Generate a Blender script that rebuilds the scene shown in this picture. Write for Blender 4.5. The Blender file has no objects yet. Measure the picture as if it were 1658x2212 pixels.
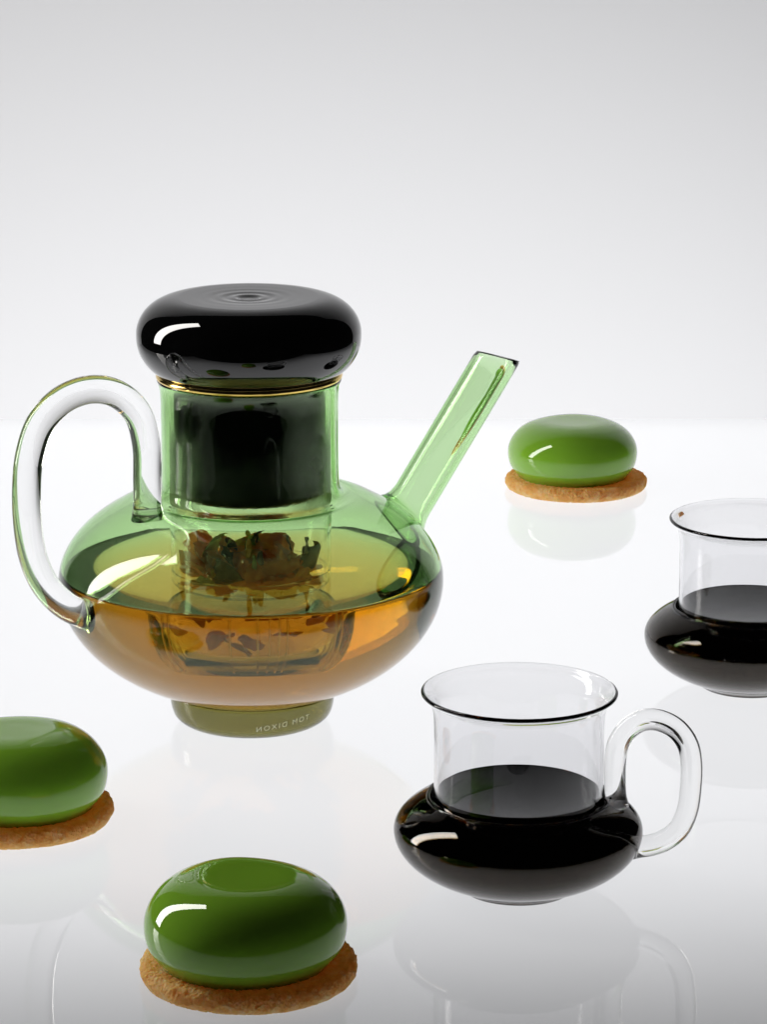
import bpy, bmesh, math, random
from mathutils import Vector, noise

S = 0.01                                   # the script thinks in centimetres
R = math.radians
scene = bpy.context.scene
COL = scene.collection

# ------------------------------------------------------------------ camera
cam_data = bpy.data.cameras.new("camera")
cam_data.sensor_fit = 'VERTICAL'
cam_data.sensor_height = 36.0
cam_data.lens = 36.0 * 7500.0 / 2212.0
cam_data.clip_start, cam_data.clip_end = 0.05, 50.0
cam = bpy.data.objects.new("camera", cam_data)
cam.location = (0, 0, 0.46)
cam.rotation_euler = (R(90 - 14.2), 0, 0)
COL.objects.link(cam)
scene.camera = cam

# ------------------------------------------------------------------ world, lamps, exposure
world = bpy.data.worlds.new("World")
scene.world = world
world.use_nodes = True
world.node_tree.nodes["Background"].inputs[0].default_value = (0.9, 0.93, 1.0, 1)
world.node_tree.nodes["Background"].inputs[1].default_value = 0.006


def area(name, loc, target, sx, sy, power, col=(1, 1, 1)):
    d = bpy.data.lights.new(name, 'AREA')
    d.shape = 'RECTANGLE'
    d.size, d.size_y = sx * S, sy * S
    d.energy, d.color = power, col
    o = bpy.data.objects.new(name, d)
    o.location = Vector(loc) * S
    o.rotation_euler = (Vector(target) - Vector(loc)).to_track_quat('-Z', 'Y').to_euler()
    COL.objects.link(o)
    return o


under = area("lamp_under_table", (0, 183.0, -15), (0, 183.0, 0), 92, 136, 5.5, (0.985, 0.99, 1.0))
under.rotation_euler = (R(180), 0, R(6))
area("lamp_behind_backdrop", (0, 245, 3), (0, 204.7, 3), 104, 50, 3.355, (0.99, 0.99, 1.0))
area("lamp_strip", (-86, 160, 60), (-4, 138, 16), 20, 118, 9.4, (1.0, 0.97, 0.93))

vs = scene.view_settings
vs.view_transform = 'Standard'
vs.look = 'None'
vs.exposure = 0.0
vs.gamma = 1.0
vs.use_curve_mapping = False

cy = scene.cycles
cy.max_bounces = 32
cy.transmission_bounces = 28
cy.glossy_bounces = 12
cy.diffuse_bounces = 8
cy.transparent_max_bounces = 16
cy.volume_bounces = 0
cy.caustics_reflective = True
cy.caustics_refractive = True
cy.blur_glossy = 0.2
cy.sample_clamp_indirect = 8.0
cy.use_denoising = True


# ------------------------------------------------------------------ materials
def mat(name):
    m = bpy.data.materials.new(name)
    m.use_nodes = True
    nt = m.node_tree
    for n in list(nt.nodes):
        nt.nodes.remove(n)
    out = nt.nodes.new("ShaderNodeOutputMaterial")
    return m, nt, out


def nd(nt, t, **kw):
    n = nt.nodes.new(t)
    for k, v in kw.items():
        if k.startswith("i_"):
            n.inputs[k[2:].replace("_", " ")].default_value = v
        else:
            setattr(n, k, v)
    return n


def principled(name, col, rough=0.4, coat=0.0, coat_rough=0.03, sss=0.0, ior=1.45, sss_col=None):
    m, nt, out = mat(name)
    b = nd(nt, "ShaderNodeBsdfPrincipled")
    b.inputs["Base Color"].default_value = (*col, 1)
    b.inputs["Roughness"].default_value = rough
    b.inputs["IOR"].default_value = ior
    b.inputs["Coat Weight"].default_value = coat
    b.inputs["Coat Roughness"].default_value = coat_rough
    if sss:
        b.inputs["Subsurface Weight"].default_value = sss
        b.inputs["Subsurface Radius"].default_value = sss_col or (0.4, 1.0, 0.2)
        b.inputs["Subsurface Scale"].default_value = 0.004
    nt.links.new(b.outputs[0], out.inputs[0])
    return m, nt, b


def glass(name, ior=1.47, rough=0.0, absorb=None, color=(1, 1, 1), wobble=0.0, wobble_scale=60.0):
    """clear dielectric; absorb = extinction per centimetre for r, g, b"""
    m, nt, out = mat(name)
    g = nd(nt, "ShaderNodeBsdfGlass")
    g.distribution = 'MULTI_GGX'
    g.inputs["Color"].default_value = (*color, 1)
    g.inputs["Roughness"].default_value = rough
    g.inputs["IOR"].default_value = ior
    if wobble:
        tc = nd(nt, "ShaderNodeTexCoord")
        n = nd(nt, "ShaderNodeTexNoise")
        n.inputs["Scale"].default_value = wobble_scale
        n.inputs["Detail"].default_value = 1.0
        bp = nd(nt, "ShaderNodeBump")
        bp.inputs["Strength"].default_value = wobble
        bp.inputs["Distance"].default_value = 0.004
        nt.links.new(tc.outputs["Object"], n.inputs["Vector"])
        nt.links.new(n.outputs["Fac"], bp.inputs["Height"])
        nt.links.new(bp.outputs["Normal"], g.inputs["Normal"])
    nt.links.new(g.outputs[0], out.inputs[0])
    if absorb:
        k = max(absorb)
        v = nd(nt, "ShaderNodeVolumeAbsorption")
        v.inputs["Color"].default_value = tuple(1 - a / k for a in absorb) + (1,)
        v.inputs["Density"].default_value = k / S
        nt.links.new(v.outputs[0], out.inputs["Volume"])
    return m, nt, g


M = {}
M["green_glass"] = glass("green_glass", ior=1.47, absorb=(1.50, 0.48, 2.25), wobble=0.012, wobble_scale=25)[0]
M["spout_glass"] = glass("spout_glass", ior=1.51, absorb=(1.40, 0.46, 2.0))[0]
M["foot_glass"] = glass("foot_glass", absorb=(4.4, 4.6, 9.0))[0]
M["clear_glass"] = glass("clear_glass", absorb=(0.02, 0.018, 0.02))[0]
M["cup_glass"] = glass("cup_glass", ior=1.42, color=(0.962, 0.962, 0.967), wobble=0.04, wobble_scale=45)[0]
M["amber_ring"], nt, b = principled("amber_ring", (0.92, 0.66, 0.20), rough=0.12)
b.inputs["Metallic"].default_value = 1.0


def liquid(name, absorb, level, ior=1.33):
    """drink in a glass: mirror-like free surface, no second mirror where it wets the glass"""
    m, nt, g = glass(name, ior=ior, absorb=absorb)
    out = next(n for n in nt.nodes if n.type == 'OUTPUT_MATERIAL')
    rf = nd(nt, "ShaderNodeBsdfRefraction")
    rf.inputs["IOR"].default_value = 1.33
    rf.inputs["Roughness"].default_value = 0.0
    tc = nd(nt, "ShaderNodeTexCoord")
    sp = nd(nt, "ShaderNodeSeparateXYZ")
    gt = nd(nt, "ShaderNodeMath", operation='GREATER_THAN')
    gt.inputs[1].default_value = (level - 0.004) * S
    nt.links.new(tc.outputs["Object"], sp.inputs[0])
    nt.links.new(sp.outputs["Z"], gt.inputs[0])
    mx = nd(nt, "ShaderNodeMixShader")
    nt.links.new(gt.outputs[0], mx.inputs[0])
    nt.links.new(rf.outputs[0], mx.inputs[1])
    nt.links.new(g.outputs[0], mx.inputs[2])
    nt.links.new(mx.outputs[0], out.inputs["Surface"])
    return m


LEVEL, CLEV = 6.93, 3.82                    # drink levels in the teapot and the cups
M["tea"] = liquid("tea", (0.012, 0.112, 0.28), LEVEL)
M["coffee"] = liquid("coffee", (3.4, 6.0, 11.0), CLEV, 1.12)
M["black_glaze"] = principled("black_glaze", (0.002, 0.002, 0.002), rough=0.012, ior=1.68)[0]
M["black_plug"] = principled("black_plug", (0.002, 0.0025, 0.002), rough=0.3, ior=1.1)[0]
m, nt, out = mat("etched_letter")
tr = nd(nt, "ShaderNodeBsdfTranslucent")
tr.inputs["Color"].default_value = (0.95, 0.97, 0.80, 1)
df = nd(nt, "ShaderNodeBsdfDiffuse")
df.inputs["Color"].default_value = (0.9, 0.92, 0.75, 1)
mx0 = nd(nt, "ShaderNodeMixShader")
nt.links.new(tr.outputs[0], mx0.inputs[1])
nt.links.new(df.outputs[0], mx0.inputs[2])
mx0.inputs[0].default_value = 0.8
nt.links.new(mx0.outputs[0], out.inputs[0])
M["letter"] = m

# strainer: clear glass, fogged by condensation in the neck
m, nt, g = glass("strainer_glass", ior=1.36, color=(0.99, 0.995, 0.985))
tc = nd(nt, "ShaderNodeTexCoord")
sep = nd(nt, "ShaderNodeSeparateXYZ")
nt.links.new(tc.outputs["Object"], sep.inputs[0])
rz = nd(nt, "ShaderNodeMapRange", interpolation_type='SMOOTHSTEP')
rz.inputs["From Min"].default_value = 0.138
rz.inputs["From Max"].default_value = 0.112
nt.links.new(sep.outputs["Z"], rz.inputs["Value"])
rz2 = nd(nt, "ShaderNodeMapRange", interpolation_type='SMOOTHSTEP')
rz2.inputs["From Min"].default_value = 0.094
rz2.inputs["From Max"].default_value = 0.100
nt.links.new(sep.outputs["Z"], rz2.inputs["Value"])
mu = nd(nt, "ShaderNodeMath", operation='MULTIPLY')
nt.links.new(rz.outputs[0], mu.inputs[0])
nt.links.new(rz2.outputs[0], mu.inputs[1])
no = nd(nt, "ShaderNodeTexNoise")
no.inputs["Scale"].default_value = 42.0
no.inputs["Detail"].default_value = 4.0
nt.links.new(tc.outputs["Object"], no.inputs["Vector"])
rn = nd(nt, "ShaderNodeMapRange", interpolation_type='SMOOTHSTEP')
rn.inputs["From Min"].default_value = 0.25
rn.inputs["From Max"].default_value = 0.55
nt.links.new(no.outputs["Fac"], rn.inputs["Value"])
mu2 = nd(nt, "ShaderNodeMath", operation='MULTIPLY')
nt.links.new(mu.outputs[0], mu2.inputs[0])
nt.links.new(rn.outputs[0], mu2.inputs[1])
mu3 = nd(nt, "ShaderNodeMath", operation='MULTIPLY')
mu3.inputs[1].default_value = 0.26
nt.links.new(mu2.outputs[0], mu3.inputs[0])
nt.links.new(mu3.outputs[0], g.inputs["Roughness"])
vo = nd(nt, "ShaderNodeTexVoronoi")
vo.inputs["Scale"].default_value = 900.0
nt.links.new(tc.outputs["Object"], vo.inputs["Vector"])
bp = nd(nt, "ShaderNodeBump")
bp.inputs["Distance"].default_value = 0.0006
bp.invert = True
nt.links.new(vo.outputs["Distance"], bp.inputs["Height"])
mu4 = nd(nt, "ShaderNodeMath", operation='MULTIPLY')
mu4.inputs[1].default_value = 0.22
nt.links.new(mu2.outputs[0], mu4.inputs[0])
nt.links.new(mu4.outputs[0], bp.inputs["Strength"])
nt.links.new(bp.outputs["Normal"], g.inputs["Normal"])
# fogged flanks: condensation painted paler at both sides, standing in for scattered side light
ln = nd(nt, "ShaderNodeMath", operation='ABSOLUTE')
nt.links.new(sep.outputs["X"], ln.inputs[0])
sd_ = nd(nt, "ShaderNodeMapRange", interpolation_type='SMOOTHSTEP')
sd_.inputs["From Min"].default_value = 0.014
sd_.inputs["From Max"].default_value = 0.033
sd_.inputs["To Max"].default_value = 0.55
nt.links.new(ln.outputs[0], sd_.inputs["Value"])
mu5 = nd(nt, "ShaderNodeMath", operation='MULTIPLY')
nt.links.new(sd_.outputs[0], mu5.inputs[0])
nt.links.new(mu2.outputs[0], mu5.inputs[1])
fd = nd(nt, "ShaderNodeBsdfDiffuse")
fd.inputs["Color"].default_value = (0.85, 0.88, 0.80, 1)
ft = nd(nt, "ShaderNodeBsdfTranslucent")
ft.inputs["Color"].default_value = (0.85, 0.88, 0.80, 1)
fa = nd(nt, "ShaderNodeMixShader")
nt.links.new(fd.outputs[0], fa.inputs[1])
nt.links.new(ft.outputs[0], fa.inputs[2])
fm = nd(nt, "ShaderNodeMixShader")
out = next(n_ for n_ in nt.nodes if n_.type == 'OUTPUT_MATERIAL')
nt.links.new(mu5.outputs[0], fm.inputs[0])
nt.links.new(g.outputs[0], fm.inputs[1])
nt.links.new(fa.outputs[0], fm.inputs[2])
nt.links.new(fm.outputs[0], out.inputs["Surface"])
M["strainer_glass"] = m

# polished translucent table top, lit from underneath
m, nt, out = mat("opal_acrylic")
tr = nd(nt, "ShaderNodeBsdfTranslucent")
tr.inputs["Color"].default_value = (0.86, 0.86, 0.87, 1)
df = nd(nt, "ShaderNodeBsdfDiffuse")
df.inputs["Color"].default_value = (0.8, 0.8, 0.81, 1)
mx0 = nd(nt, "ShaderNodeMixShader")
mx0.inputs[0].default_value = 0.10
nt.links.new(tr.outputs[0], mx0.inputs[1])
nt.links.new(df.outputs[0], mx0.inputs[2])
gl = nd(nt, "ShaderNodeBsdfAnisotropic")
gl.inputs["Roughness"].default_value = 0.0
fr = nd(nt, "ShaderNodeFresnel")
fr.inputs["IOR"].default_value = 1.38
mx = nd(nt, "ShaderNodeMixShader")
nt.links.new(fr.outputs[0], mx.inputs[0])
nt.links.new(mx0.outputs[0], mx.inputs[1])
nt.links.new(gl.outputs[0], mx.inputs[2])
nt.links.new(mx.outputs[0], out.inputs[0])
M["opal_acrylic"] = m

# matt translucent backdrop sheet, lit from behind
m, nt, out = mat("backdrop_sheet")
tr = nd(nt, "ShaderNodeBsdfTranslucent")
tr.inputs["Color"].default_value = (0.84, 0.84, 0.85, 1)
df = nd(nt, "ShaderNodeBsdfDiffuse")
df.inputs["Color"].default_value = (0.8, 0.8, 0.81, 1)
mx0 = nd(nt, "ShaderNodeMixShader")
mx0.inputs[0].default_value = 0.35
nt.links.new(tr.outputs[0], mx0.inputs[1])
nt.links.new(df.outputs[0], mx0.inputs[2])
nt.links.new(mx0.outputs[0], out.inputs[0])
M["backdrop_sheet"] = m

# mirror glaze of the cakes
m, nt, b = principled("green_glaze", (0.20, 0.42, 0.03), rough=0.35, coat=1.0, coat_rough=0.02,
                      sss=0.25, sss_col=(0.5, 1.0, 0.15))
b.inputs["Coat IOR"].default_value = 1.6
b.inputs["Specular IOR Level"].default_value = 0.0
tc = nd(nt, "ShaderNodeTexCoord")
n = nd(nt, "ShaderNodeTexNoise")
n.inputs["Scale"].default_value = 55.0
n.inputs["Detail"].default_value = 1.0
bp = nd(nt, "ShaderNodeBump")
bp.inputs["Strength"].default_value = 0.02
bp.inputs["Distance"].default_value = 0.003
nt.links.new(tc.outputs["Object"], n.inputs["Vector"])
nt.links.new(n.outputs["Fac"], bp.inputs["Height"])
nt.links.new(bp.outputs["Normal"], b.inputs["Coat Normal"])
M["green_glaze"] = m

# crumbly baked biscuit
m, nt, b = principled("baked_biscuit", (0.5, 0.25, 0.08), rough=0.7, sss=0.6, sss_col=(1.6, 0.8, 0.25))
tc = nd(nt, "ShaderNodeTexCoord")
n = nd(nt, "ShaderNodeTexNoise")
n.inputs["Scale"].default_value = 180.0
n.inputs["Detail"].default_value = 6.0
n.inputs["Roughness"].default_value = 0.65
cr = nd(nt, "ShaderNodeValToRGB")
e = cr.color_ramp.elements
e[0].position, e[0].color = 0.30, (0.74, 0.37, 0.09, 1)
e[1].position, e[1].color = 0.72, (0.97, 0.78, 0.42, 1)
x = e.new(0.5)
x.color = (0.93, 0.57, 0.18, 1)
vo = nd(nt, "ShaderNodeTexVoronoi")
vo.inputs["Scale"].default_value = 900.0
ad = nd(nt, "ShaderNodeMath", operation='ADD')
bp = nd(nt, "ShaderNodeBump")
bp.inputs["Strength"].default_value = 0.8
bp.inputs["Distance"].default_value = 0.0006
for t in (n, vo):
    nt.links.new(tc.outputs["Object"], t.inputs["Vector"])
nt.links.new(n.outputs["Fac"], cr.inputs["Fac"])
nt.links.new(cr.outputs[0], b.inputs["Base Color"])
nt.links.new(n.outputs["Fac"], ad.inputs[0])
nt.links.new(vo.outputs["Distance"], ad.inputs[1])
nt.links.new(ad.outputs[0], bp.inputs["Height"])
nt.links.new(bp.outputs["Normal"], b.inputs["Normal"])
tl = nd(nt, "ShaderNodeBsdfTranslucent")
tl.inputs["Color"].default_value = (0.95, 0.52, 0.16, 1)
mx = nd(nt, "ShaderNodeMixShader")
mx.inputs[0].default_value = 0.32
out = next(n_ for n_ in nt.nodes if n_.type == 'OUTPUT_MATERIAL')
nt.links.new(b.outputs[0], mx.inputs[1])
nt.links.new(tl.outputs[0], mx.inputs[2])
nt.links.new(mx.outputs[0], out.inputs[0])
M["baked_biscuit"] = m


def leaf_mat(name, col, back):
    m, nt, out = mat(name)
    tc = nd(nt, "ShaderNodeTexCoord")
    n = nd(nt, "ShaderNodeTexNoise")
    n.inputs["Scale"].default_value = 130.0
    n.inputs["Detail"].default_value = 5.0
    mixc = nd(nt, "ShaderNodeMix", data_type='RGBA')
    mixc.inputs[6].default_value = (*col, 1)
    mixc.inputs[7].default_value = (*back, 1)
    nt.links.new(tc.outputs["Object"], n.inputs["Vector"])
    nt.links.new(n.outputs["Fac"], mixc.inputs[0])
    b = nd(nt, "ShaderNodeBsdfPrincipled")
    b.inputs["Roughness"].default_value = 0.35
    nt.links.new(mixc.outputs[2], b.inputs["Base Color"])
    t = nd(nt, "ShaderNodeBsdfTranslucent")
    nt.links.new(mixc.outputs[2], t.inputs["Color"])
    mx = nd(nt, "ShaderNodeMixShader")
    mx.inputs[0].default_value = 0.62
    nt.links.new(b.outputs[0], mx.inputs[1])
    nt.links.new(t.outputs[0], mx.inputs[2])
    nt.links.new(mx.outputs[0], out.inputs[0])
    bp = nd(nt, "ShaderNodeBump")
    bp.inputs["Strength"].default_value = 0.4
    bp.inputs["Distance"].default_value = 0.001
    nt.links.new(n.outputs["Fac"], bp.inputs["Height"])
    nt.links.new(bp.outputs["Normal"], b.inputs["Normal"])
    return m


LEAF = [leaf_mat("leaf_rust", (0.95, 0.42, 0.13), (0.78, 0.27, 0.08)),
        leaf_mat("leaf_brown", (0.75, 0.38, 0.18), (0.52, 0.24, 0.10)),
        leaf_mat("leaf_olive", (0.50, 0.48, 0.13), (0.28, 0.30, 0.09)),
        leaf_mat("leaf_orange", (0.95, 0.45, 0.10), (0.80, 0.30, 0.06)),
        leaf_mat("leaf_dark", (0.22, 0.14, 0.08), (0.12, 0.09, 0.06))]


# ------------------------------------------------------------------ mesh helpers (cm in, metres out)
def link(name, bm, material, parent=None, smooth=True, loc=None):
    bmesh.ops.recalc_face_normals(bm, faces=bm.faces)
    for f in bm.faces:
        f.smooth = smooth
    for v in bm.verts:
        v.co *= S
    me = bpy.data.meshes.new(name)
    bm.to_mesh(me)
    bm.free()
    if material:
        me.materials.append(material)
    o = bpy.data.objects.new(name, me)
    COL.objects.link(o)
    if parent:
        o.parent = parent
    if loc is not None:
        o.location = Vector(loc) * S
    return o


def thing(name, label, cat, loc, rotz=0.0, group=None):
    o = bpy.data.objects.new(name, None)
    o.empty_display_size = 0.02
    COL.objects.link(o)
    o.location = Vector(loc) * S
    o.rotation_euler = (0, 0, R(rotz))
    tag(o, label, cat, group)
    return o


def tag(o, label, cat, group=None):
    o["label"], o["category"] = label, cat
    if group:
        o["group"] = group
    return o


def smooth_line(pts, sub=6):
    """Catmull-Rom (centripetal-like) through the points"""
    P = [Vector(p) for p in pts]
    P = [P[0] * 2 - P[1]] + P + [P[-1] * 2 - P[-2]]
    out = []
    for i in range(1, len(P) - 2):
        p0, p1, p2, p3 = P[i - 1:i + 3]
        t0 = 0.0
        t1 = t0 + max((p1 - p0).length, 1e-6) ** 0.5
        t2 = t1 + max((p2 - p1).length, 1e-6) ** 0.5
        t3 = t2 + max((p3 - p2).length, 1e-6) ** 0.5
        for k in range(sub):
            t = t1 + (t2 - t1) * k / sub
            a1 = p0 * ((t1 - t) / (t1 - t0)) + p1 * ((t - t0) / (t1 - t0))
            a2 = p1 * ((t2 - t) / (t2 - t1)) + p2 * ((t - t1) / (t2 - t1))
            a3 = p2 * ((t3 - t) / (t3 - t2)) + p3 * ((t - t2) / (t3 - t2))
            b1 = a1 * ((t2 - t) / (t2 - t0)) + a2 * ((t - t0) / (t2 - t0))
            b2 = a2 * ((t3 - t) / (t3 - t1)) + a3 * ((t - t1) / (t3 - t1))
            out.append(b1 * ((t2 - t) / (t2 - t1)) + b2 * ((t - t1) / (t2 - t1)))
    out.append(P[-2])
    return [tuple(v) for v in out]


def offset_line(pts, d):
    """offset an (r, z) line to its left-hand inner side by d"""
    out = []
    d_ = d
    for i, p in enumerate(pts):
        d = d_[i] if isinstance(d_, list) else d_
        a = Vector(pts[max(i - 1, 0)])
        b = Vector(pts[min(i + 1, len(pts) - 1)])
        t = (b - a)
        if t.length < 1e-9:
            t = Vector((1, 0))
        t.normalize()
        n = Vector((-t.y, t.x))
        q = Vector(p) + n * d
        out.append((max(q.x, 0.0), q.y))
    out[0] = (0.0, pts[0][1] + (d_[0] if isinstance(d_, list) else d_))
    return out


def lathe(pts, n=128, closed=False, jitter=None):
    bm = bmesh.new()
    rings = []
    for (r, z) in pts:
        if r < 1e-5:
            rings.append([bm.verts.new((0, 0, z))])
        else:
            ring = []
            for k in range(n):
                a = 2 * math.pi * k / n
                ring.append(bm.verts.new((r * math.cos(a), r * math.sin(a), z)))
            rings.append(ring)
    pairs = list(zip(rings[:-1], rings[1:]))
    if closed:
        pairs.append((rings[-1], rings[0]))
    for A, B in pairs:
        if len(A) == 1 and len(B) == 1:
            continue
        for k in range(n):
            j = (k + 1) % n
            if len(A) == 1:
                bm.faces.new((A[0], B[k], B[j]))
            elif len(B) == 1:
                bm.faces.new((A[k], A[j], B[0]))
            else:
                bm.faces.new((A[k], A[j], B[j], B[k]))
    return bm


def round_lip(a, b, n=6):
    """half-circle of points from outer lip point a to inner lip point b, bulging along the outward direction"""
    a, b = Vector(a), Vector(b)
    c = (a + b) / 2
    u = a - c
    v = Vector((u.y, -u.x))
    v = -v if v.y < 0 else v
    return [tuple(c + u * math.cos(math.pi * k / n) + v * math.sin(math.pi * k / n)) for k in range(1, n)]


def vessel(outer, t, n=160):
    inner = offset_line(outer, t)
    pts = list(outer) + round_lip(outer[-1], inner[-1]) + inner[::-1]
    return lathe(pts, n)


def sweep(path, radii, n=32, cap=True):
    """round rod along 3-D points; both ends domed by the radii given"""
    bm = bmesh.new()
    P = [Vector(p) for p in path]
    T = []
    for i in range(len(P)):
        T.append((P[min(i + 1, len(P) - 1)] - P[max(i - 1, 0)]).normalized())
    ref = T[0].orthogonal().normalized()
    rings = []
    for i, p in enumerate(P):
        ref = (ref - T[i] * ref.dot(T[i])).normalized()
        bi = T[i].cross(ref)
        rings.append([bm.verts.new(p + (ref * math.cos(2 * math.pi * k / n) + bi * math.sin(2 * math.pi * k / n)) * radii[i])
                      for k in range(n)])
    for A, B in zip(rings[:-1], rings[1:]):
        for k in range(n):
            bm.faces.new((A[k], A[(k + 1) % n], B[(k + 1) % n], B[k]))
    if cap:
        bm.faces.new(rings[0][::-1])
        bm.faces.new(rings[-1])
    return bm


def handle_rod(pts_uz, az, r, flare):
    a = R(az)
    line = smooth_line(pts_uz, 8)
    path = [(u * math.cos(a), u * math.sin(a), z) for u, z in line]
    n = len(path)
    L = [0.0]
    for i in range(1, n):
        L.append(L[-1] + (Vector(path[i]) - Vector(path[i - 1])).length)
    rad = []
    for s in L:
        d = min(s, L[-1] - s)
        rad.append(r * (1 + flare * math.exp(-(d / (0.8 * r)) ** 2)))
    return sweep(path, rad, 40)


# ------------------------------------------------------------------ setting: table top and backdrop
def grid_plane(x0, x1, y0, y1, z):
    bm = bmesh.new()
    vs_ = [bm.verts.new(p) for p in ((x0, y0, z), (x1, y0, z), (x1, y1, z), (x0, y1, z))]
    bm.faces.new(vs_)
    return bm


o = link("table_surface", grid_plane(-62, 62, 104, 204.6, 0), M["opal_acrylic"], smooth=False)
o["kind"] = "structure"
bm = bmesh.new()
bm.faces.new([bm.verts.new(p) for p in ((-62, 204.65, -1), (62, 204.65, -1), (62, 204.65, 95), (-62, 204.65, 95))])
o = link("backdrop_wall", bm, M["backdrop_sheet"], smooth=False)
o["kind"] = "structure"

# ------------------------------------------------------------------ teapot
POT = (-5.73, 144.9, 0.0)
BR, BZ = 8.33, 6.38                         # belly radius and height of its widest ring


def belly(z):
    """outer radius of the belly at height z (below the shoulder)"""
    if z < BZ:
        return BR * math.sqrt(max(0.0, 1 - ((BZ - z) / 5.40) ** 2))
    return BR * math.sqrt(max(0.0, 1 - ((z - BZ) / 4.58) ** 2))


prof = [(0.0, 0.95), (1.5, 0.98), (2.6, 1.14)]
for k in range(0, 15):
    t = R(-68 + k * (68 / 14.0))
    prof.append((BR * math.cos(t), BZ + 5.40 * math.sin(t)))
for k in range(1, 9):
    t = R(k * 6.4)
    prof.append((BR * math.cos(t), BZ + 4.58 * math.sin(t)))
prof += [(4.66, 10.10), (4.26, 10.14), (4.00, 10.22), (3.86, 10.46), (3.82, 10.9), (3.80, 12.0), (3.80, 13.6),
         (3.81, 14.5), (3.86, 14.95), (3.95, 15.2)]
body_line = smooth_line(prof, 5)
WALL = 0.20

teapot = thing("teapot", "green glass teapot with clear looped handle and straight slanted spout, half full of amber tea",
               "teapot", POT)
link("body", vessel(body_line, WALL), M["green_glass"], teapot)

foot_line = smooth_line([(0, 0.06), (1.6, 0.05), (2.6, 0.02), (3.05, 0.10), (3.38, 0.36), (3.52, 0.7), (3.58, 1.05), (3.60, 1.38)], 6)
foot = link("foot", vessel(foot_line, 0.16), M["foot_glass"], teapot)

# engraved maker's mark, read from behind through the front of the foot
cu = bpy.data.curves.new("lettering", 'FONT')
cu.body = "TOM DIXON"
cu.size = 1.0
cu.space_character = 1.35
cu.align_x = 'CENTER'
cu.extrude = 0.0
tmp = bpy.data.objects.new("lettering", cu)
COL.objects.link(tmp)
bpy.context.view_layer.update()
me = bpy.data.meshes.new_from_object(tmp.evaluated_get(bpy.context.evaluated_depsgraph_get()))
bpy.data.objects.remove(tmp)
bm = bmesh.new()
bm.from_mesh(me)
bpy.data.meshes.remove(me)
bmesh.ops.subdivide_edges(bm, edges=bm.edges, cuts=1)
xs = [v.co.x for v in bm.verts]
w = max(xs) - min(xs)
TW, TH = 2.42, 0.34
for v in bm.verts:
    u = -(v.co.x - (max(xs) + min(xs)) / 2) / w * TW       # mirrored
    zz = 0.66 + v.co.y * TH + u * 0.12
    rr = next(r0 + (r1 - r0) * (zz - z0) / (z1 - z0) for (r0, z0), (r1, z1) in zip(foot_line, foot_line[1:])
              if r0 > 3.0 and z0 <= zz <= z1) + 0.006
    a = R(-90 + 25) + u / 3.45
    v.co = Vector((rr * math.cos(a), rr * math.sin(a), zz))
link("lettering", bm, M["letter"], foot, smooth=False)

# handle: solid clear rod in the plane of the spout, both ends fused to the glass
H_AZ = 180 + 33
hp = [(5.06, 9.50), (5.06, 11.02), (5.08, 12.83), (5.51, 14.25), (6.51, 15.16), (7.71, 15.46), (9.01, 15.17), (10.01, 14.34),
      (10.56, 13.04), (10.75, 11.58), (10.73, 9.99), (10.5, 8.57), (9.98, 7.39), (9.24, 6.52), (8.6, 6.06), (8.05, 5.82), (7.8, 5.78)]
hp = [(u, z + 0.17) for u, z in hp]
link("handle", handle_rod(hp, H_AZ, 0.60, 0.16), M["clear_glass"], teapot)

# spout: hollow tube leaving the shoulder, its mouth cut at a slant
SP_AZ = 30
a = R(SP_AZ)
ud = Vector((math.cos(a), math.sin(a), 0))
p0 = ud * 7.55 + Vector((0, 0, 8.12))
p1 = ud * 12.5 + Vector((0, 0, 14.89))
axis = (p1 - p0).normalized()
side = axis.cross(Vector((0, 0, 1))).normalized()
upn = side.cross(axis).normalized()
cut_n = Vector((0.24, 0.17, 0.96)).normalized()


def belly_hit(q, d):
    """distance along d from q to the belly surface"""
    lo, hi = -3.0, 4.0
    for _ in range(40):
        mid = (lo + hi) / 2
        p = q + d * mid
        inside = math.hypot(p.x, p.y) < belly(p.z) if p.z < BZ + 4.58 else False
        if inside:
            lo = mid
        else:
            hi = mid
    return lo


bm = bmesh.new()
NS = 72
RO, RI = 0.985, 0.80
loops = []


def spout_ring(rad, mode):
    ring = []
    for k in range(NS):
        th = 2 * math.pi * k / NS
        off = (side * math.cos(th) + upn * math.sin(th))
        q = p0 + off * rad
        if mode[0] == "base":
            t = belly_hit(q, axis) + mode[1]
        elif mode[0] == "mix":
            tb = belly_hit(p0 + off * RO, axis) + 0.9
            tt = (p1 - q).dot(cut_n) / axis.dot(cut_n)
            t = tb + (tt - tb) * mode[1]
        else:
            t = (p1 - q).dot(cut_n) / axis.dot(cut_n) + mode[1]
        ring.append(bm.verts.new(q + axis * t))
    return ring


spec = [(1.42, ("base", -0.02)), (1.33, ("base", 0.10)), (1.20, ("base", 0.22)), (1.08, ("base", 0.42)), (1.01, ("base", 0.7))]
spec += [(RO, ("mix", k / 8)) for k in range(0, 8)]
spec += [(RO, ("cut", -0.22)), (RO - 0.012, ("cut", -0.13)), (RO - 0.045, ("cut", -0.05)), ((RO + RI) / 2 + 0.045, ("cut", 0.015)), (RI + 0.10, ("cut", -0.01)), (RI + 0.075, ("cut", -0.07)), (RI + 0.04, ("cut", -0.3))]
spec += [(RI, ("mix", k / 8)) for k in range(7, -1, -1)]
spec += [(0.83, ("base", 0.6)), (0.90, ("base", 0.3)), (0.98, ("base", 0.08)), (1.02, ("base", -0.10))]
rings = [spout_ring(*s) for s in spec]
for A, B in list(zip(rings[:-1], rings[1:])) + [(rings[-1], rings[0])]:
    for k in range(NS):
        j = (k + 1) % NS
        bm.faces.new((A[k], A[j], B[j], B[k]))
link("spout", bm, M["spout_glass"], teapot)

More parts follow.
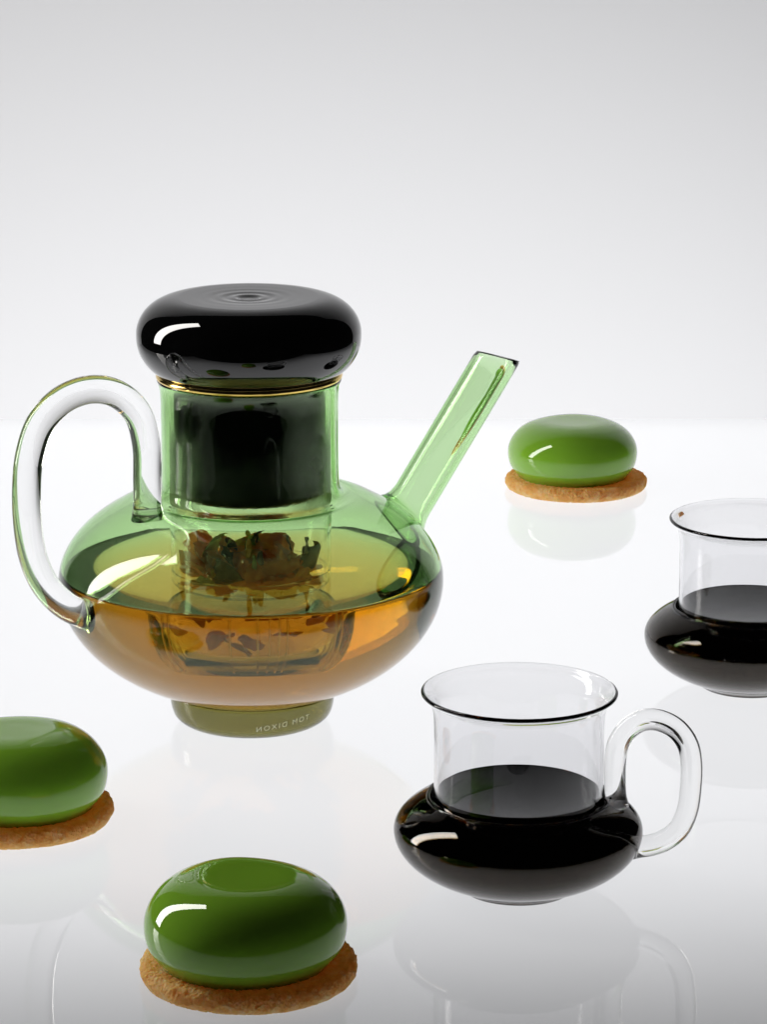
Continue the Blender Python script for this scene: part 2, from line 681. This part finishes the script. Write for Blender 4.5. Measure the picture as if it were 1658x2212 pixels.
# ------------------------------------------------------------------ lid
top = []
for k in range(0, 70):
    r = k / 69 * 3.0
    dip = -0.07 * math.exp(-(r / 0.30) ** 2) - 0.05 * math.exp(-(r / 1.7) ** 2)
    rip = 0.017 * math.cos(r * 2 * math.pi / 0.62) * math.exp(-(r / 1.3) ** 2)
    top.append((r, 3.34 + dip + rip))
rimp = [(3.0 + 1.80 * math.sin(R(q)) ** 0.95, 1.75 + (3.33 - 1.75) * math.cos(R(q))) for q in range(8, 91, 6)]
low = [(4.78, 1.40), (4.67, 0.98), (4.45, 0.58), (4.15, 0.26), (3.82, 0.08), (3.5, 0.0), (3.3, -0.06)]
lid_line = top[:-1] + smooth_line([top[-1]] + rimp + low, 4)
pts = lid_line + [(3.2, -0.15), (3.15, -0.3)]
lid = link("lid", lathe(pts + [(0, -0.3)], 160), M["black_glaze"], teapot, loc=(0, 0, 15.42))
lid["label"] = "shiny black bun shaped lid with ringed hollow top"
plug = [(3.15, -0.32), (3.22, -0.8)] + [(3.24, -0.8 - k * 0.5) for k in range(1, 8)] + [(3.23, -4.75), (3.14, -5.05), (2.9, -5.22), (2.3, -5.32), (0, -5.36)]
link("plug", lathe([(0, -0.32)] + plug, 128), M["black_plug"], lid)

# ------------------------------------------------------------------ strainer, hanging in the neck
strainer = thing("tea_strainer", "clear glass tea strainer with amber rim hanging inside the green teapot's neck", "strainer",
                 (POT[0], POT[1], 0))
st = smooth_line([(0, 4.02), (1.6, 4.03), (2.5, 4.12), (3.05, 4.40), (3.38, 4.9), (3.46, 5.4), (3.46, 6.0), (3.46, 9.0), (3.46, 12.0),
                  (3.46, 14.2), (3.50, 14.9), (3.6, 15.15)], 5)
link("cup_wall", vessel(st, [0.14 + 0.14 * max(0.0, min(1.0, (5.2 - z) / 1.0)) for r, z in st]), M["strainer_glass"], strainer)
for q in (-101, -84, -77, -71, -66, -150, -144, -30, -24, 35, 90, 150):   # fine drain slits ground into the lower wall
    a = R(q)
    seg = [p for p in st if 4.13 < p[1] < 6.2 and p[0] > 1.9]
    rod = [((r + 0.02) * math.cos(a), (r + 0.02) * math.sin(a), z) for r, z in seg]
    link("drain_slit", sweep(rod, [0.015] + [0.045] * (len(rod) - 2) + [0.015], 10), M["clear_glass"], strainer)
ring = []
for k in range(20):
    t = 2 * math.pi * k / 20
    ring.append((3.80 + 0.19 * math.cos(t), 15.37 + 0.15 * math.sin(t)))
link("rim_ring", lathe(ring, 160, closed=True), M["amber_ring"], strainer)

# ------------------------------------------------------------------ tea
inner = offset_line(body_line, WALL * 0.5)
tl = [p for p in inner if p[1] <= LEVEL + 0.02 and p[0] < BR]
tl = [(0.0, inner[0][1])] + tl[1:]
edge_r = tl[-1][0]
tl += [(edge_r, LEVEL + 0.05), (edge_r - 0.06, LEVEL + 0.03), (edge_r - 0.18, LEVEL + 0.008), (edge_r - 0.4, LEVEL), (3, LEVEL), (0, LEVEL)]
tea = link("tea", lathe(tl, 160), M["tea"], None, loc=POT)
tag(tea, "clear amber tea filling the lower half of the green glass teapot", "tea")

# ------------------------------------------------------------------ tea flower in the strainer
flower = thing("tea_flower", "opened tea flower of curled rust, brown and olive petals soaking in the glass strainer", "tea flower",
               (POT[0], POT[1], 3.0))
rnd = random.Random(11)


def petal(base, out_az, lean, length, width, curl, cup, m, name="petal"):
    bm = bmesh.new()
    nu, nv = 18, 12
    grid = []
    sd = rnd.random() * 100
    for i in range(nu + 1):
        s = i / nu
        ang = lean + curl * s * s
        wv = width * max(0.03, 1 - abs((s - 0.52) / 0.53) ** 2.4) ** 0.6
        wv *= 1 + 0.18 * noise.noise(Vector((s * 5.0, sd, 1.7))) + 0.16 * noise.noise(Vector((s * 13.0, sd, 5.1)))
        row = []
        for j in range(nv + 1):
            q = (j / nv - 0.5) * 2
            x = q * wv / 2
            dd = s * length
            o_ = dd * math.sin(lean + curl * s * 0.6) - cup * q * q * width * 0.5
            z = dd * math.cos(lean + curl * s * 0.6)
            nz = noise.noise(Vector((x * 1.3 + sd, dd * 1.3, sd))) * 0.24 + noise.noise(Vector((x * 3.6 + sd, dd * 3.6, sd))) * (0.07 + 0.13 * q * q)
            o_ += nz
            z += noise.noise(Vector((x * 2, dd * 2 + sd, 3))) * 0.15
            ca, sa = math.cos(out_az), math.sin(out_az)
            p = Vector(base) + Vector((ca * o_ - sa * x, sa * o_ + ca * x, z))
            rr = math.hypot(p.x, p.y)
            if rr > 3.1:
                p.x *= 3.1 / rr
                p.y *= 3.1 / rr
            row.append(bm.verts.new(p))
        grid.append(row)
    for i in range(nu):
        for j in range(nv):
            bm.faces.new((grid[i][j], grid[i][j + 1], grid[i + 1][j + 1], grid[i + 1][j]))
    return link(name, bm, m, flower)


for k in range(42):                         # broad soaked petals, the outer ones pressed against the glass
    az = rnd.random() * 2 * math.pi
    r0 = 0.4 + 2.2 * rnd.random() ** 0.7
    z0 = rnd.uniform(2.0, 3.7)
    m = LEAF[rnd.choices(range(5), (9, 4, 3, 6, 1))[0]]
    petal((r0 * math.cos(az), r0 * math.sin(az), z0), az + rnd.uniform(-.5, .5), rnd.uniform(-0.1, 0.9), rnd.uniform(1.3, 2.2),
          rnd.uniform(1.2, 2.3), rnd.uniform(-1.2, 0.9), rnd.uniform(-0.15, 0.4), m)
for k in range(30):                         # sunken petals under the water line
    az = rnd.random() * 2 * math.pi
    r0 = 0.8 + 1.9 * rnd.random()
    petal((r0 * math.cos(az), r0 * math.sin(az), rnd.uniform(1.45, 2.5)), az + rnd.uniform(-.8, .8), rnd.uniform(0.7, 1.5),
          rnd.uniform(0.7, 1.3), rnd.uniform(0.6, 1.2), rnd.uniform(-0.8, 0.9), rnd.uniform(-0.1, 0.3), LEAF[rnd.choice((0, 0, 1, 3, 3))])
for k in range(10):                         # leaves floating flat at the water line
    az = rnd.random() * 2 * math.pi
    r0 = rnd.uniform(1.0, 2.4)
    petal((r0 * math.cos(az), r0 * math.sin(az), rnd.uniform(3.72, 3.95)), az + rnd.uniform(-1.2, 1.2), rnd.uniform(1.2, 1.6),
          rnd.uniform(0.9, 1.8), rnd.uniform(0.5, 1.0), rnd.uniform(-0.3, 0.3), 0.1, LEAF[rnd.choice((0, 1, 1, 3, 4))])
for k in range(20):                         # ragged dark tips standing at the top
    az = rnd.random() * 2 * math.pi
    r0 = rnd.uniform(0.2, 2.6)
    petal((r0 * math.cos(az), r0 * math.sin(az), rnd.uniform(4.3, 5.0) - 0.15 * r0), az, rnd.uniform(-.2, .5), rnd.uniform(0.5, 0.9),
          rnd.uniform(0.2, 0.5), rnd.uniform(-1, 1), 0.4, LEAF[rnd.choice((4, 4, 2, 1))])

# ------------------------------------------------------------------ cups of coffee
CR, CZ = 4.70, 2.33
cup_prof = [(0.0, 0.22), (1.2, 0.20), (1.7, 0.12), (1.95, 0.02), (2.12, 0.04), (2.25, 0.16), (2.5, 0.30)]
for k in range(0, 11):
    t = R(-55 + k * 5.5)
    cup_prof.append((CR * math.cos(t), CZ + 2.36 * math.sin(t)))
for k in range(1, 9):
    t = R(k * 5.6)
    cup_prof.append((CR * math.cos(t), CZ + 1.90 * math.sin(t)))
cup_prof += [(3.37, 3.57), (3.25, 3.62), (3.20, 3.78), (3.19, 4.2), (3.19, 5.4), (3.20, 6.6), (3.24, 7.0), (3.33, 7.28), (3.47, 7.48), (3.60, 7.60), (3.66, 7.66)]
cup_line = smooth_line(cup_prof, 5)
CUP_T = [0.13 + 0.03 * max(0.0, min(1.0, (z - 7.40) / 0.2)) for r, z in cup_line]


def make_cup(label, loc, rotz):
    c = thing("glass_cup", label, "cup", loc, rotz)
    link("body", vessel(cup_line, CUP_T), M["cup_glass"], c)
    ch = [(3.66, 3.40), (3.63, 4.24), (3.62, 5.04), (3.72, 5.84), (4.1, 6.47), (4.65, 6.82), (5.25, 6.83), (5.88, 6.53), (6.31, 5.95),
          (6.46, 5.25), (6.46, 4.29), (6.34, 3.32), (6.03, 2.59), (5.52, 2.14), (5.0, 1.92), (4.58, 1.84), (4.15, 1.80)]
    link("handle", handle_rod(ch, 0, 0.41, 0.22), M["clear_glass"], c)
    return c


front_cup = make_cup("clear glass coffee cup seen whole with its looped handle, standing in front of the teapot", (5.08, 123.93, 0), -8)
side_cup = front_cup.copy()
COL.objects.link(side_cup)
for ch in front_cup.children:
    q = ch.copy()
    COL.objects.link(q)
    q.parent = side_cup
side_cup.location = Vector((16.45, 149.95, 0)) * S
side_cup.rotation_euler = (0, 0, R(12))
side_cup["label"] = "clear glass coffee cup cut off by the right picture edge, farther back, no handle visible"
for o in (front_cup, side_cup):
    o["group"] = "glass cups of black coffee"

ci = offset_line(cup_line, 0.065)
kl = [(0.0, ci[0][1])]
for p in ci[1:]:
    if p[1] > CLEV and p[0] < 3.3:
        break
    kl.append(p)
er = kl[-1][0]
kl += [(er, CLEV + 0.04), (er - 0.05, CLEV + 0.02), (er - 0.15, CLEV), (0, CLEV)]
coffee = link("coffee", lathe(kl, 128), M["coffee"], None, loc=(5.08, 123.93, 0))
tag(coffee, "black coffee filling the bowl of the front glass cup", "coffee", "coffee in the glass cups")
c2 = coffee.copy()
COL.objects.link(c2)
c2.location = side_cup.location
tag(c2, "black coffee filling the bowl of the cup cut off at the right edge", "coffee", "coffee in the glass cups")

# ------------------------------------------------------------------ glazed cakes on biscuits
dome_pts = [(0, 3.74), (0.8, 3.75), (1.5, 3.76), (2.05, 3.70), (2.55, 3.52), (2.98, 3.22), (3.32, 2.80), (3.52, 2.35), (3.58, 1.95), (3.55, 1.5),
            (3.44, 1.1), (3.25, 0.78), (3.08, 0.55), (3.02, 0.42)]
dome_line = smooth_line(dome_pts, 6)


def make_cake(label, loc, seed, rotz, shift):
    c = thing("glazed_cake", label, "cake", loc, rotz, "green glazed cakes on biscuits")
    bm = lathe(dome_line + [(0, 0.42)], 128)
    for v in bm.verts:
        n_ = noise.noise(Vector((v.co.x * 0.35, v.co.y * 0.35, v.co.z * 0.35 + seed * 7)))
        v.co *= 1 + 0.022 * n_
        if v.co.z < 0.9:                    # the glaze drips unevenly at the foot
            k = (0.9 - v.co.z) / 0.5
            a_ = math.atan2(v.co.y, v.co.x)
            w_ = noise.noise(Vector((math.cos(a_) * 2.2, math.sin(a_) * 2.2, seed * 3.0)))
            v.co.x *= 1 + 0.035 * k * w_
            v.co.y *= 1 + 0.035 * k * w_
    for v in bm.verts:
        v.co.z = 0.66 + (v.co.z - 0.42) * (3.76 - 0.66) / (3.76 - 0.42)
    link("glaze", bm, M["green_glaze"], c)
    br = 3.82
    line = [(0, 0.0)] + [(br * k / 14, 0.0) for k in range(1, 14)]
    for k in range(0, 13):
        t = R(-90 + k * 15)
        line.append((br - 0.26 + 0.31 * math.cos(t), 0.36 + 0.36 * math.sin(t)))
    line += [(br * k / 26, 0.71) for k in range(24, 0, -1)] + [(0, 0.71)]
    bm = lathe(line, 360)
    for v in bm.verts:
        p = v.co.copy()
        a_ = math.atan2(p.y, p.x)
        rr = math.hypot(p.x, p.y)
        wob = 0.10 * noise.noise(Vector((math.cos(a_) * 1.6, math.sin(a_) * 1.6, seed * 5.0))) \
            + 0.035 * noise.noise(Vector((math.cos(a_) * 9, math.sin(a_) * 9, seed * 2.0 + p.z)))
        k = max(0.0, min(1.0, (rr - 2.6) / 1.0))
        crumb = 0.06 * noise.noise(p * 5.5 + Vector((seed, 0, 0))) + 0.055 * noise.noise(p * 13.0) + 0.03 * noise.noise(p * 26.0)
        sc = 1 + k * (wob + crumb * 0.8) / max(rr, 0.5)
        v.co.x = p.x * sc + shift[0]
        v.co.y = p.y * sc + shift[1]
        if p.z > 0.05:
            v.co.z = p.z + crumb * (1.0 if rr > 2.4 else 0.3) + 0.05 * k * noise.noise(Vector((p.x * 0.6, p.y * 0.6, seed)))
        else:
            v.co.z = max(0.004, p.z + 0.004 + (abs(crumb) * 0.6 if rr > 3.2 else 0))
    link("biscuit", bm, M["baked_biscuit"], c)
    return c


make_cake("dark green glazed cake on a crumbly biscuit, nearest the camera in front of the teapot", (-4.88, 114.9, 0), 1, 20, (0.10, 0.0))
make_cake("green glazed cake on a biscuit, cut off by the left picture edge", (-14.6, 131.65, 0), 2, 140, (0.05, 0.05))
make_cake("pale green glazed cake on a biscuit, farthest back beside the spout's tip", (10.50, 187.45, 0), 3, 260, (0.05, 0.22))
